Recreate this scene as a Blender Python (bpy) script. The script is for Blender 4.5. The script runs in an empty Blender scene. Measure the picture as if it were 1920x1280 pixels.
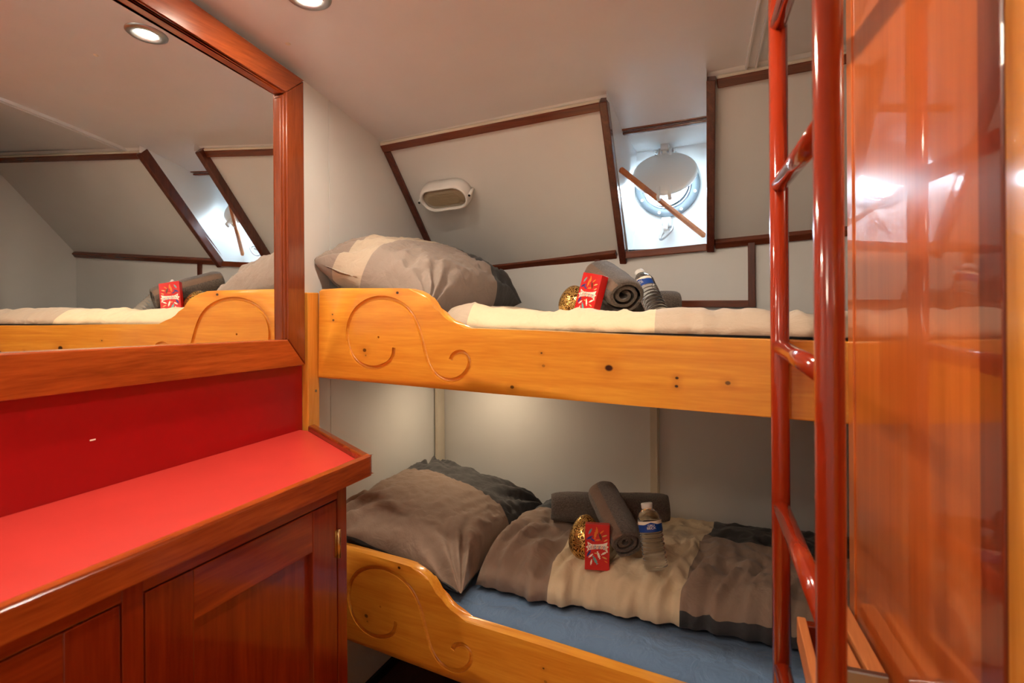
import bpy, bmesh, math, random
from mathutils import Vector, Matrix, noise
from mathutils.bvhtree import BVHTree
random.seed(7)
PI = math.pi
scene = bpy.context.scene
COL = scene.collection

# ------------------------------------------------------------------ camera
CAM_Z = 1.283
cam_data = bpy.data.cameras.new('camera')
cam = bpy.data.objects.new('camera', cam_data); COL.objects.link(cam)
cam_data.sensor_width = 36.0; cam_data.lens = 21.911; cam_data.shift_y = -0.0431
cam_data.clip_start = 0.02
cam.location = (1.2, 0.0, CAM_Z)
cam.rotation_euler = (Matrix.Rotation(0.37623, 3, 'Z') @ Matrix.Rotation(PI/2, 3, 'X') @ Matrix.Rotation(-0.00637, 3, 'Z')).to_euler()
cam_data.dof.use_dof = True; cam_data.dof.focus_distance = 1.75; cam_data.dof.aperture_fstop = 4.5
scene.camera = cam

# ------------------------------------------------------------------ world, exposure, daylight
def lin(r, g, b):
    f = lambda c: c/255/12.92 if c/255 <= 0.04045 else ((c/255+0.055)/1.055)**2.4
    return (f(r), f(g), f(b), 1.0)
vs = scene.view_settings
vs.view_transform = 'Standard'; vs.look = 'None'; vs.exposure = 1.10; vs.gamma = 1.0; vs.use_curve_mapping = False
world = bpy.data.worlds.new('sky'); scene.world = world; world.use_nodes = True
bg = world.node_tree.nodes['Background']
bg.inputs[0].default_value = (0.72, 0.87, 1.0, 1); bg.inputs[1].default_value = 46.0
pd = bpy.data.lights.new('porthole_portal', 'AREA'); pd.shape = 'DISK'; pd.size = 0.2
pd.cycles.is_portal = True
po = bpy.data.objects.new('porthole_portal', pd); COL.objects.link(po)
po.location = (0.905, 2.315, 1.672); po.rotation_euler = (-PI/2, 0, 0)
LAMP_COL = (0.96, 0.82, 0.64, 1)
LAMP_E = 540.0
FILL_GLOBE_E = 26.0
PUCK_E = 95.0

# ------------------------------------------------------------------ materials
def nt(name):
    m = bpy.data.materials.new(name); m.use_nodes = True
    t = m.node_tree; return m, t, t.nodes['Principled BSDF']
def setp(b, **k):
    for a, v in k.items():
        b.inputs[a.replace('_', ' ')].default_value = v
def N(t, typ, **k):
    n = t.nodes.new(typ)
    for a, v in k.items(): setattr(n, a, v)
    return n
def ramp(t, stops):
    r = N(t, 'ShaderNodeValToRGB'); e = r.color_ramp.elements
    while len(e) < len(stops): e.new(0.5)
    for i, (p, c) in enumerate(stops): e[i].position = p; e[i].color = c
    return r
def plain(name, col, rough=0.5, bump=0.0, bscale=300.0, var=0.06, **k):
    m, t, b = nt(name); L = t.links
    tc = N(t, 'ShaderNodeTexCoord'); n = N(t, 'ShaderNodeTexNoise')
    n.inputs['Scale'].default_value = 9.0; n.inputs['Detail'].default_value = 5
    L.new(tc.outputs['Object'], n.inputs['Vector'])
    lo = tuple(c*(1-var) for c in col[:3])+(1,); hi = tuple(min(1, c*(1+var)) for c in col[:3])+(1,)
    r = ramp(t, [(0.3, lo), (0.7, hi)]); L.new(n.outputs['Fac'], r.inputs[0]); L.new(r.outputs[0], b.inputs['Base Color'])
    setp(b, Roughness=rough, **k)
    if bump:
        n2 = N(t, 'ShaderNodeTexNoise'); n2.inputs['Scale'].default_value = bscale; n2.inputs['Detail'].default_value = 3
        L.new(tc.outputs['Object'], n2.inputs['Vector'])
        bp = N(t, 'ShaderNodeBump'); bp.inputs['Strength'].default_value = bump; bp.inputs['Distance'].default_value = 0.002
        L.new(n2.outputs['Fac'], bp.inputs['Height']); L.new(bp.outputs[0], b.inputs['Normal'])
    return m
def wood(name, dark, light, axis='X', scale=16.0, rough=0.25, coat=0.5, coat_rough=0.08, knots=(), stretch=0.07, fine=0.35):
    m, t, b = nt(name); L = t.links
    tc = N(t, 'ShaderNodeTexCoord'); mp = N(t, 'ShaderNodeMapping')
    s = {'X': (stretch, 1, 1), 'Y': (1, stretch, 1), 'Z': (1, 1, stretch)}[axis]
    mp.inputs['Scale'].default_value = s; L.new(tc.outputs['Object'], mp.inputs['Vector'])
    n = N(t, 'ShaderNodeTexNoise'); n.inputs['Scale'].default_value = scale; n.inputs['Detail'].default_value = 5; n.inputs['Distortion'].default_value = 1.2
    L.new(mp.outputs[0], n.inputs['Vector'])
    n2 = N(t, 'ShaderNodeTexNoise'); n2.inputs['Scale'].default_value = scale*9; n2.inputs['Detail'].default_value = 3
    L.new(mp.outputs[0], n2.inputs['Vector'])
    mx = N(t, 'ShaderNodeMix'); mx.inputs[0].default_value = fine
    L.new(n.outputs['Fac'], mx.inputs[2]); L.new(n2.outputs['Fac'], mx.inputs[3])
    r = ramp(t, [(0.32, dark), (0.68, light)]); L.new(mx.outputs[0], r.inputs[0])
    out = r.outputs[0]
    for (kx, kz, kr, ks) in knots:
        sp = N(t, 'ShaderNodeSeparateXYZ'); L.new(tc.outputs['Object'], sp.inputs[0])
        a = N(t, 'ShaderNodeMath', operation='SUBTRACT'); L.new(sp.outputs[0], a.inputs[0]); a.inputs[1].default_value = kx
        c = N(t, 'ShaderNodeMath', operation='SUBTRACT'); L.new(sp.outputs[2], c.inputs[0]); c.inputs[1].default_value = kz
        a2 = N(t, 'ShaderNodeMath', operation='MULTIPLY'); L.new(a.outputs[0], a2.inputs[0]); a2.inputs[1].default_value = 0.75
        h = N(t, 'ShaderNodeCombineXYZ'); L.new(a2.outputs[0], h.inputs[0]); L.new(c.outputs[0], h.inputs[1])
        ln = N(t, 'ShaderNodeVectorMath', operation='LENGTH'); L.new(h.outputs[0], ln.inputs[0])
        mr = N(t, 'ShaderNodeMapRange'); mr.interpolation_type = 'SMOOTHSTEP'
        mr.inputs[1].default_value = kr*0.55; mr.inputs[2].default_value = kr; mr.inputs[3].default_value = ks; mr.inputs[4].default_value = 0
        L.new(ln.outputs['Value'], mr.inputs[0])
        mr2 = N(t, 'ShaderNodeMapRange'); mr2.interpolation_type = 'SMOOTHSTEP'
        mr2.inputs[1].default_value = kr*0.6; mr2.inputs[2].default_value = kr*4; mr2.inputs[3].default_value = ks*0.4; mr2.inputs[4].default_value = 0
        L.new(ln.outputs['Value'], mr2.inputs[0])
        for fac, colr in ((mr2, lin(176, 96, 26)), (mr, lin(50, 24, 10))):
            mm = N(t, 'ShaderNodeMix', data_type='RGBA'); L.new(fac.outputs[0], mm.inputs[0])
            L.new(out, mm.inputs[6]); mm.inputs[7].default_value = colr; out = mm.outputs[2]
    L.new(out, b.inputs['Base Color'])
    setp(b, Roughness=rough, Coat_Weight=coat, Coat_Roughness=coat_rough)
    bp = N(t, 'ShaderNodeBump'); bp.inputs['Strength'].default_value = 0.04; bp.inputs['Distance'].default_value = 0.001
    L.new(n2.outputs['Fac'], bp.inputs['Height']); L.new(bp.outputs[0], b.inputs['Normal'])
    return m
def cloth(name, col, rough=0.85, bump=0.45, wr=14.0):
    m, t, b = nt(name); L = t.links
    tc = N(t, 'ShaderNodeTexCoord')
    n = N(t, 'ShaderNodeTexNoise'); n.inputs['Scale'].default_value = wr; n.inputs['Detail'].default_value = 4; n.inputs['Distortion'].default_value = 0.5
    w = N(t, 'ShaderNodeTexNoise'); w.inputs['Scale'].default_value = 900; w.inputs['Detail'].default_value = 1
    L.new(tc.outputs['Object'], n.inputs['Vector']); L.new(tc.outputs['Object'], w.inputs['Vector'])
    r = ramp(t, [(0.25, tuple(c*0.93 for c in col[:3])+(1,)), (0.75, col)]); L.new(w.outputs['Fac'], r.inputs[0]); L.new(r.outputs[0], b.inputs['Base Color'])
    b1 = N(t, 'ShaderNodeBump'); b1.inputs['Strength'].default_value = bump; b1.inputs['Distance'].default_value = 0.02
    L.new(n.outputs['Fac'], b1.inputs['Height'])
    b2 = N(t, 'ShaderNodeBump'); b2.inputs['Strength'].default_value = 0.12; b2.inputs['Distance'].default_value = 0.001
    L.new(w.outputs['Fac'], b2.inputs['Height']); L.new(b1.outputs[0], b2.inputs['Normal']); L.new(b2.outputs[0], b.inputs['Normal'])
    setp(b, Roughness=rough, Sheen_Weight=0.15)
    return m
def emit(name, col, e):
    m, t, b = nt(name); setp(b, Base_Color=(0, 0, 0, 1), Emission_Color=col, Emission_Strength=e); return m

M = {}
M['white'] = plain('white_panel', lin(220, 219, 217), 0.32, 0.02, 120, 0.015)
M['ceil'] = plain('ceiling_panel', lin(219, 221, 226), 0.24, 0.015, 120, 0.015)
M['cream_strip'] = plain('cream_strip', lin(214, 204, 186), 0.4)
M['whitepaint'] = plain('white_paint', lin(232, 234, 234), 0.35, 0.05, 60, 0.02)
M['greypaint'] = plain('grey_paint', lin(116, 126, 134), 0.4)
M['mahX'] = wood('mahogany_x', lin(98, 40, 16), lin(146, 66, 26), 'X', 30)
M['mahYlit'] = wood('mahogany_y_lit', lin(132, 52, 16), lin(190, 88, 32), 'Y', 26, rough=0.22)  # lightened copy: light on the bottom rail put into the colour
M['mahYshade'] = wood('mahogany_y_shade', lin(104, 42, 16), lin(150, 68, 27), 'Y', 26, rough=0.22)  # same wood darkened: shade on the top rail put into the colour
M['mahZ'] = wood('mahogany_z', lin(100, 40, 14), lin(140, 62, 24), 'Z', 26, rough=0.22)
M['trim'] = wood('trim_mahogany', lin(84, 36, 20), lin(124, 58, 32), 'X', 34, coat=0.35)
M['trimV'] = wood('trim_mahogany_upright', lin(74, 32, 22), lin(104, 48, 32), 'Z', 34, coat=0.35)
M['cab'] = wood('cabinet_mahogany', lin(108, 26, 6), lin(140, 44, 10), 'Z', 22, coat=0.6)
M['cabY'] = wood('cabinet_mahogany_rail', lin(112, 30, 8), lin(152, 56, 15), 'Y', 22, coat=0.6)
M['panelwood'] = wood('panel_varnished', lin(182, 84, 30), lin(208, 108, 46), 'Z', 22, rough=0.3, coat=1.0, coat_rough=0.03, stretch=0.03)
M['panelstile'] = wood('panel_stile', lin(120, 40, 14), lin(150, 58, 22), 'Z', 22, rough=0.3, coat=1.0, coat_rough=0.03, stretch=0.03)
M['pineZ'] = wood('pine_upright', lin(206, 128, 40), lin(232, 162, 66), 'Z', 22, coat=0.5)
M['slat'] = wood('worn_slat', lin(168, 92, 46), lin(204, 128, 74), 'Y', 26, rough=0.5, coat=0.1)
KN = [(0.908, 1.129, 0.0085, 1.0), (0.667, 1.072, 0.005, 0.85), (0.322, 1.297, 0.0045, 1.0), (0.206, 1.142, 0.006, 0.8), (0.745, 1.155, 0.0025, 0.9),
      (0.75, 1.126, 0.004, 0.5), (1.055, 1.116, 0.0035, 1.0), (1.054, 1.099, 0.0035, 1.0), (1.155, 1.112, 0.005, 0.8), (0.09, 1.222, 0.004, 0.9), (0.087, 1.238, 0.003, 0.8), (0.21, 1.128, 0.003, 0.5)]
M['pine_board'] = wood('pine_board', lin(210, 126, 32), lin(238, 168, 60), 'X', 20, rough=0.28, coat=0.7, coat_rough=0.06, knots=KN)
M['pine'] = wood('pine_plain', lin(210, 136, 46), lin(234, 168, 72), 'X', 20)
M['red'] = plain('red_laminate', lin(196, 56, 50), 0.36, 0.05, 500, 0.05)
M['redwall'] = plain('red_splashback', lin(158, 6, 14), 0.35, 0.03, 400, 0.04)
M['redpaint'] = plain('red_gloss_paint', lin(150, 44, 18), 0.12, 0.06, 60, 0.05, Coat_Weight=0.6, Coat_Roughness=0.04)
M['floor'] = wood('dark_floor', lin(66, 28, 20), lin(96, 44, 30), 'Y', 18, rough=0.5, coat=0.1)
M['black'] = plain('black', lin(16, 14, 14), 0.6)
M['chrome'] = plain('chrome', (0.75, 0.75, 0.75, 1), 0.18, Metallic=1.0)
M['steel'] = plain('steel', (0.42, 0.43, 0.45, 1), 0.3, Metallic=1.0)
M['brass'] = plain('brass', lin(196, 168, 120), 0.25, Metallic=1.0)
M['taupe'] = cloth('taupe_cotton', lin(148, 126, 110))
M['taupe2'] = cloth('light_taupe_cotton', lin(184, 166, 146))
M['taupe3'] = cloth('grey_taupe_cotton', lin(146, 130, 120))
M['cream'] = cloth('cream_cotton', lin(222, 202, 168))
M['dark'] = cloth('charcoal_cotton', lin(56, 56, 58))
M['teal'] = cloth('dark_slate_cotton', lin(50, 58, 64))
M['blue'] = cloth('blue_sheet', lin(88, 114, 146), bump=0.8, wr=16)
def terry(name, col, scale):
    m, t, b = nt(name); L = t.links
    tc = N(t, 'ShaderNodeTexCoord'); v = N(t, 'ShaderNodeTexNoise'); v.inputs['Scale'].default_value = scale; v.inputs['Detail'].default_value = 4; v.inputs['Roughness'].default_value = .7
    L.new(tc.outputs['Object'], v.inputs['Vector'])
    r = ramp(t, [(0.34, tuple(c*.45 for c in col[:3])+(1,)), (0.64, tuple(min(1, c*1.35) for c in col[:3])+(1,))]); L.new(v.outputs['Fac'], r.inputs[0]); L.new(r.outputs[0], b.inputs['Base Color'])
    bp = N(t, 'ShaderNodeBump'); bp.inputs['Strength'].default_value = 1.0; bp.inputs['Distance'].default_value = 0.004
    L.new(v.outputs['Fac'], bp.inputs['Height']); L.new(bp.outputs[0], b.inputs['Normal']); setp(b, Roughness=.95, Sheen_Weight=.3); return m
M['towel'] = terry('grey_towel', lin(98, 86, 78), 260)
M['towelband'] = cloth('towel_band', lin(124, 100, 84), 0.9, 0.3, 220)
m, t, b = nt('mirror_glass'); setp(b, Base_Color=(0.93, 0.94, 0.93, 1), Metallic=1.0, Roughness=0.0); M['mirror'] = m
m, t, b = nt('clear_glass'); L = t.links
tr = N(t, 'ShaderNodeBsdfTransparent'); tr.inputs[0].default_value = (.94, .97, .98, 1); gs = N(t, 'ShaderNodeBsdfGlossy'); gs.inputs['Roughness'].default_value = 0.02
fr = N(t, 'ShaderNodeFresnel'); fr.inputs[0].default_value = 1.45; ms = N(t, 'ShaderNodeMixShader'); L.new(fr.outputs[0], ms.inputs[0]); L.new(tr.outputs[0], ms.inputs[1]); L.new(gs.outputs[0], ms.inputs[2])
L.new(ms.outputs[0], t.nodes['Material Output'].inputs[0]); M['pane'] = m
m, t, b = nt('water_bottle_plastic'); setp(b, Base_Color=(0.96, 0.98, 0.97, 1), Roughness=0.02, Transmission_Weight=1.0, IOR=1.3); M['pet'] = m
m, t, b = nt('ribbed_lens'); L = t.links
tc = N(t, 'ShaderNodeTexCoord'); wv = N(t, 'ShaderNodeTexWave'); wv.bands_direction = 'Z'; wv.inputs['Scale'].default_value = 90
L.new(tc.outputs['Object'], wv.inputs['Vector']); bp = N(t, 'ShaderNodeBump'); bp.inputs['Strength'].default_value = 0.25; bp.inputs['Distance'].default_value = 0.002
L.new(wv.outputs['Fac'], bp.inputs['Height']); L.new(bp.outputs[0], b.inputs['Normal'])
setp(b, Base_Color=lin(150, 132, 106), Roughness=0.18, Coat_Weight=0.5); M['lens'] = m
M['plastic_white'] = plain('white_plastic', lin(226, 222, 218), 0.35)
M['lamp_on'] = emit('lamp_glow', LAMP_COL, LAMP_E)
M['puck_on'] = emit('puck_glow', (1, 0.76, 0.5, 1), PUCK_E)
M['boxred'] = plain('red_card', lin(206, 26, 24), 0.3, var=0.02)
for nm, c in dict(p_white=(246, 236, 220), p_orange=(232, 130, 40), p_gold=(226, 186, 110), p_blue=(40, 52, 130), p_green=(110, 170, 170), p_brown=(110, 50, 30), p_ink=(196, 30, 30), p_navy=(20, 60, 140), p_label=(14, 66, 150)).items():
    M[nm] = plain(nm, lin(*c), 0.4, var=0.02)
def gold(name, scale, ring):
    m, t, b = nt(name); L = t.links
    tc = N(t, 'ShaderNodeTexCoord'); ns = N(t, 'ShaderNodeTexNoise'); ns.inputs['Scale'].default_value = scale*0.8; ns.inputs['Detail'].default_value = 1
    L.new(tc.outputs['Object'], ns.inputs['Vector'])
    mx = N(t, 'ShaderNodeMix', data_type='RGBA'); mx.inputs[0].default_value = ring
    L.new(tc.outputs['Object'], mx.inputs[6]); L.new(ns.outputs['Color'], mx.inputs[7])
    v = N(t, 'ShaderNodeTexNoise'); v.inputs['Scale'].default_value = scale; v.inputs['Detail'].default_value = 0.5; L.new(mx.outputs[2], v.inputs['Vector'])
    mu = N(t, 'ShaderNodeMath', operation='MULTIPLY'); mu.inputs[1].default_value = 34.0; L.new(v.outputs['Fac'], mu.inputs[0])
    sn = N(t, 'ShaderNodeMath', operation='SINE'); L.new(mu.outputs[0], sn.inputs[0])
    r = ramp(t, [(0.0, (0, 0, 0, 1)), (0.12, (0, 0, 0, 1)), (0.42, (1, 1, 1, 1))]); L.new(sn.outputs[0], r.inputs[0])
    sn.use_clamp = False
    ad = N(t, 'ShaderNodeMath', operation='MULTIPLY_ADD'); ad.inputs[1].default_value = .5; ad.inputs[2].default_value = .5; L.new(sn.outputs[0], ad.inputs[0]); L.new(ad.outputs[0], r.inputs[0])
    c = N(t, 'ShaderNodeMix', data_type='RGBA'); L.new(r.outputs[0], c.inputs[0]); c.inputs[6].default_value = lin(90, 58, 24); c.inputs[7].default_value = lin(226, 182, 104)
    L.new(c.outputs[2], b.inputs['Base Color'])
    bp = N(t, 'ShaderNodeBump'); bp.inputs['Strength'].default_value = 0.5; bp.inputs['Distance'].default_value = 0.002
    L.new(r.outputs[0], bp.inputs['Height']); L.new(bp.outputs[0], b.inputs['Normal'])
    setp(b, Metallic=0.85, Roughness=0.24); return m
M['gold'] = gold('ornate_gold', 84, 0.0)

# ------------------------------------------------------------------ builders
WM = {}
def _world(o):
    return WM.get(o.name, Matrix.Identity(4))
def thing(name, label, cat, loc=(0, 0, 0), rot=None, group=None, kind=None):
    o = bpy.data.objects.new(name, None); COL.objects.link(o); o.empty_display_size = 0.05
    mtx = Matrix.Translation(loc)
    if rot is not None: mtx = mtx @ rot.to_4x4()
    o.matrix_world = mtx; WM[o.name] = mtx
    o['label'] = label; o['category'] = cat
    if group: o['group'] = group
    if kind: o['kind'] = kind
    return o
def tag(o, label, cat, group=None, kind=None):
    o['label'] = label; o['category'] = cat
    if group: o['group'] = group
    if kind: o['kind'] = kind
    return o
def obj(name, bm, mats, parent=None, smooth=False, local=False, origin=None):
    me = bpy.data.meshes.new(name)
    bmesh.ops.recalc_face_normals(bm, faces=bm.faces)
    if smooth:
        for f in bm.faces: f.smooth = True
    bm.to_mesh(me); bm.free()
    o = bpy.data.objects.new(name, me); COL.objects.link(o)
    for m_ in (mats if isinstance(mats, (list, tuple)) else [mats]): me.materials.append(m_)
    if parent is not None:
        P = _world(parent)
        if not local: me.transform(P.inverted())
        o.parent = parent; WM[o.name] = P
    elif origin is not None:
        me.transform(Matrix.Translation(-Vector(origin))); o.location = origin; WM[o.name] = Matrix.Translation(origin)
    return o
def autosmooth(o, ang=40):
    me = o.data
    bm = bmesh.new(); bm.from_mesh(me)
    for f in bm.faces: f.smooth = True
    for e in bm.edges:
        if len(e.link_faces) == 2 and e.calc_face_angle(0) > math.radians(ang): e.smooth = False
    bm.to_mesh(me); bm.free(); return o
def B_(): return bmesh.new()
def add_box(bm, a, b_, bev=0.0, mat=0, M4=None, seg=2):
    x0, y0, z0 = a; x1, y1, z1 = b_
    P = [(x0, y0, z0), (x1, y0, z0), (x1, y1, z0), (x0, y1, z0), (x0, y0, z1), (x1, y0, z1), (x1, y1, z1), (x0, y1, z1)]
    return add_hex(bm, P, bev, mat, M4, seg)
def add_hex(bm, P, bev=0.0, mat=0, M4=None, seg=2):
    v = [bm.verts.new(M4 @ Vector(p) if M4 is not None else Vector(p)) for p in P]
    F = [bm.faces.new([v[i] for i in q]) for q in ((0, 3, 2, 1), (4, 5, 6, 7), (0, 1, 5, 4), (1, 2, 6, 5), (2, 3, 7, 6), (3, 0, 4, 7))]
    for f in F: f.material_index = mat
    if bev:
        es = list({e for f in F for e in f.edges})
        r = bmesh.ops.bevel(bm, geom=es, offset=bev, segments=seg, profile=0.5, affect='EDGES')
        for f in r['faces']: f.material_index = mat
    return F
def add_prism(bm, pts, d, bev=0.0, mat=0, seg=2):
    """pts: closed loop of 3D points in a plane; d: extrusion vector"""
    d = Vector(d); v0 = [bm.verts.new(Vector(p)) for p in pts]; v1 = [bm.verts.new(Vector(p)+d) for p in pts]
    n = len(pts); f0 = bm.faces.new(v0); f1 = bm.faces.new(v1[::-1]); F = [f0, f1]
    for i in range(n): F.append(bm.faces.new((v0[i], v1[i], v1[(i+1) % n], v0[(i+1) % n])))
    for f in F: f.material_index = mat
    if bev:
        es = list(set(f0.edges) | set(f1.edges))
        r = bmesh.ops.bevel(bm, geom=es, offset=bev, segments=seg, profile=0.5, affect='EDGES')
        for f in r['faces']: f.material_index = mat
    return F
def frame_on(t):
    t = t.normalized(); a = Vector((0, 0, 1)) if abs(t.z) < 0.9 else Vector((1, 0, 0))
    u = t.cross(a).normalized(); return u, t.cross(u).normalized()
def add_tube(bm, pts, r, n=16, cap=True, mat=0):
    pts = [Vector(p) for p in pts]; rings = []
    rr = r if isinstance(r, (list, tuple)) else [r]*len(pts)
    u = None
    for i, p in enumerate(pts):
        t = (pts[min(i+1, len(pts)-1)]-pts[max(i-1, 0)])
        if u is None: u, w = frame_on(t)
        else:
            t = t.normalized(); u = (u-t*u.dot(t)).normalized(); w = t.cross(u)
        rings.append([bm.verts.new(p+(u*math.cos(2*PI*k/n)+w*math.sin(2*PI*k/n))*rr[i]) for k in range(n)])
    for a, b_ in zip(rings, rings[1:]):
        for k in range(n):
            f = bm.faces.new((a[k], a[(k+1) % n], b_[(k+1) % n], b_[k])); f.smooth = True; f.material_index = mat
    if cap:
        bm.faces.new(rings[0][::-1]).material_index = mat; bm.faces.new(rings[-1]).material_index = mat
def add_lathe(bm, prof, M4=None, n=48, mat=0):
    """prof: (r,z) list, axis z"""
    M4 = M4 or Matrix.Identity(4); rings = []
    for r, z in prof:
        if r < 1e-6: rings.append([bm.verts.new(M4 @ Vector((0, 0, z)))])
        else: rings.append([bm.verts.new(M4 @ Vector((r*math.cos(2*PI*k/n), r*math.sin(2*PI*k/n), z))) for k in range(n)])
    for a, b_ in zip(rings, rings[1:]):
        for k in range(n):
            k2 = (k+1) % n
            if len(a) == 1 and len(b_) == 1: continue
            if len(a) == 1: q = (a[0], b_[k2], b_[k])
            elif len(b_) == 1: q = (a[k], a[k2], b_[0])
            else: q = (a[k], a[k2], b_[k2], b_[k])
            f = bm.faces.new(q); f.smooth = True; f.material_index = mat
def bar(bm, p0, p1, up, w, h, bev=0.002, mat=0):
    """rectangular bar from p0 to p1; w across (perpendicular to up), h along up, centred"""
    p0, p1, up = Vector(p0), Vector(p1), Vector(up).normalized(); t = (p1-p0).normalized()
    up = (up-t*up.dot(t)).normalized(); s = t.cross(up)
    c = [(-1, -1), (1, -1), (1, 1), (-1, 1)]
    P = [p0+s*(a*w/2)+up*(b_*h/2) for a, b_ in c]+[p1+s*(a*w/2)+up*(b_*h/2) for a, b_ in c]
    add_hex(bm, P, bev, mat)
def grid_solid(bm, top, bot, nx, ny, matf):
    """closed cushion-like solid: top/bot(i,j) -> Vector, sharing their border"""
    T = [[bm.verts.new(top(i, j)) for j in range(ny+1)] for i in range(nx+1)]
    Bv = [[T[i][j] if i in (0, nx) or j in (0, ny) else bm.verts.new(bot(i, j)) for j in range(ny+1)] for i in range(nx+1)]
    for i in range(nx):
        for j in range(ny):
            f = bm.faces.new((T[i][j], T[i+1][j], T[i+1][j+1], T[i][j+1])); f.smooth = True; f.material_index = matf(i, j, True)
            try:
                f = bm.faces.new((Bv[i][j], Bv[i][j+1], Bv[i+1][j+1], Bv[i+1][j])); f.smooth = True; f.material_index = matf(i, j, False)
            except ValueError: pass
def nz(x, y, z=0.0): return noise.noise(Vector((x, y, z)))
def ridge(x, y, z=0.0): return 1-2*abs(noise.noise(Vector((x, y, z))))
def text_mesh(s, size, extrude=0.0):
    c = bpy.data.curves.new('txt', 'FONT'); c.body = s; c.size = size; c.extrude = extrude; c.align_x = 'CENTER'; c.align_y = 'CENTER'
    o = bpy.data.objects.new('txt', c); COL.objects.link(o)
    dg = bpy.context.evaluated_depsgraph_get(); me = bpy.data.meshes.new_from_object(o.evaluated_get(dg))
    bm = bmesh.new(); bm.from_mesh(me)
    bpy.data.objects.remove(o); bpy.data.curves.remove(c); bpy.data.meshes.remove(me)
    return bm

# ------------------------------------------------------------------ surfaces of the hull
def ceil_z(x, y):
    d = 1.826-y
    v = 0.25*d-0.08*d*d if d < 1.5625 else 0.1953
    return 1.817+0.05*x+v
def T_(x): return Vector((x, 1.826-0.048*x, 1.812+0.056*x))          # upper edge of the sloping hull lining
def Yb(x): return 2.25-0.2*x+0.083*x*x if x < 1.2 else 2.1295
def L_(x): return Vector((x, Yb(x), 1.383+0.066*x))                  # lower edge
def H_(x, s): return T_(x).lerp(L_(x), s)
def hn(x):
    e = Vector((1, -0.048, 0.056)); d = L_(x)-T_(x); n = d.cross(e).normalized()
    return n if n.y < 0 else -n                                       # into the cabin
XR = 2.03; YF = -1.15
def sheet(bm, pf, us, vs_, mat=0):
    V = [[bm.verts.new(pf(u, v)) for v in vs_] for u in us]
    for i in range(len(us)-1):
        for j in range(len(vs_)-1):
            f = bm.faces.new((V[i][j], V[i+1][j], V[i+1][j+1], V[i][j+1])); f.material_index = mat
def lins(a, b_, n): return [a+(b_-a)*i/n for i in range(n+1)]

# floor
bm = B_(); add_box(bm, (-0.1, YF-0.1, -0.05), (XR+0.1, 2.45, 0.0)); o = obj('floor', bm, M['floor']); tag(o, 'dark brown cabin floor under the bunks', 'floor', kind='structure')
bm = B_(); add_prism(bm, [(.36, YF, .0), (1.46, YF, .0), (1.40, 1.20, .0), (.36, 1.20, .0)], (0, 0, .004)); o = obj('floor_bounce', bm, M['pine']); tag(o, 'pale wooden floor sheet added out of view to bounce light upward', 'floor', kind='structure')  # pale sheet over the dark floor, added to bounce light onto the ceiling
# left wall with a panel seam
bm = B_(); add_box(bm, (-0.04, YF, 0), (0, 1.5435, 2.1)); add_box(bm, (-0.04, 1.5465, 0), (0, 2.42, 2.1)); add_box(bm, (-0.06, YF, 0), (-0.04, 2.42, 2.1))
o = obj('wall_left', bm, M['white']); tag(o, 'off-white left wall carrying the mirror, with a fine panel seam', 'wall', kind='structure')
# ceiling
bm = B_()
ys = lins(YF, 1.815, 24)
sheet(bm, lambda x, q: Vector((x, YF+(T_(x).y+.004-YF)*q, ceil_z(x, YF+(T_(x).y+.004-YF)*q))), lins(-0.02, .80, 6), lins(0, 1, 24))
sheet(bm, lambda x, q: Vector((x, YF+(T_(x).y+.004-YF)*q, ceil_z(x, YF+(T_(x).y+.004-YF)*q))), lins(.80, 1.075, 3), lins(0, 1, 24))
sheet(bm, lambda x, q: Vector((x, YF+(T_(x).y+.004-YF)*q, ceil_z(x, YF+(T_(x).y+.004-YF)*q))), lins(1.075, XR, 8), lins(0, 1, 24))
sheet(bm, lambda x, y: Vector((x, y, ceil_z(x, y))), [0.798, 1.078], [1.775, 1.83, 1.9, 2.02])
sheet(bm, lambda x, y: Vector((x, y, 2.12)), [-0.06, XR+.1], [YF-.1, 2.5])
o = obj('ceiling', bm, M['ceil'], smooth=True); tag(o, 'off-white curved deckhead ceiling with recessed lamp', 'ceiling', kind='structure')
# back wall (vertical, beside the bunks)
bm = B_()
xs = lins(-0.02, XR, 20)
sheet(bm, lambda x, z: Vector((x, Yb(x), z if z < 1 else L_(x).z)), xs, [0.0, 1.5])
sheet(bm, lambda x, z: Vector((x, Yb(x)+0.03, z if z < 1 else L_(x).z)), xs, [0.0, 1.5])
o = obj('wall_back', bm, M['white'], smooth=True); tag(o, 'off-white vertical lining behind both bunks', 'wall', kind='structure')
# sloping hull lining with the window well
WA0, WB0 = 0.80, 1.075     # well sides at the top
WA1, WB1 = 0.785, 1.045    # well sides at the foot
YP = 2.24
bm = B_()
def wa(s): return WA0+(WA1-WA0)*s
def wb(s): return WB0+(WB1-WB0)*s
ss = lins(0, 1, 6)
ss2 = [-.035]+ss
sheet(bm, lambda u, s: H_(-0.02+(wa(s)+0.02)*u, s), lins(0, 1, 12), ss2)
sheet(bm, lambda u, s: H_(wb(s)+(XR-wb(s))*u, s), lins(0, 1, 14), ss2)
o = obj('wall_hull', bm, M['white'], smooth=True); tag(o, 'sloping off-white hull lining either side of the window well', 'wall', kind='structure')
bm = B_()
for fn in (wa, wb):
    for s0, s1 in zip(ss, ss[1:]):
        p0, p1 = H_(fn(s0), s0), H_(fn(s1), s1)
        bm.faces.new([bm.verts.new(q) for q in (p0, p1, (p1.x, YP+.02, p1.z), (p0.x, YP+.02, p0.z))])
    p0 = H_(fn(0), 0)
    bm.faces.new([bm.verts.new(q) for q in ((p0.x, p0.y-.03, p0.z-.01), (p0.x, p0.y-.03, 1.93), (p0.x, YP+.02, 1.93), (p0.x, YP+.02, p0.z-.01))])
zs = L_(.92).z
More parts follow.
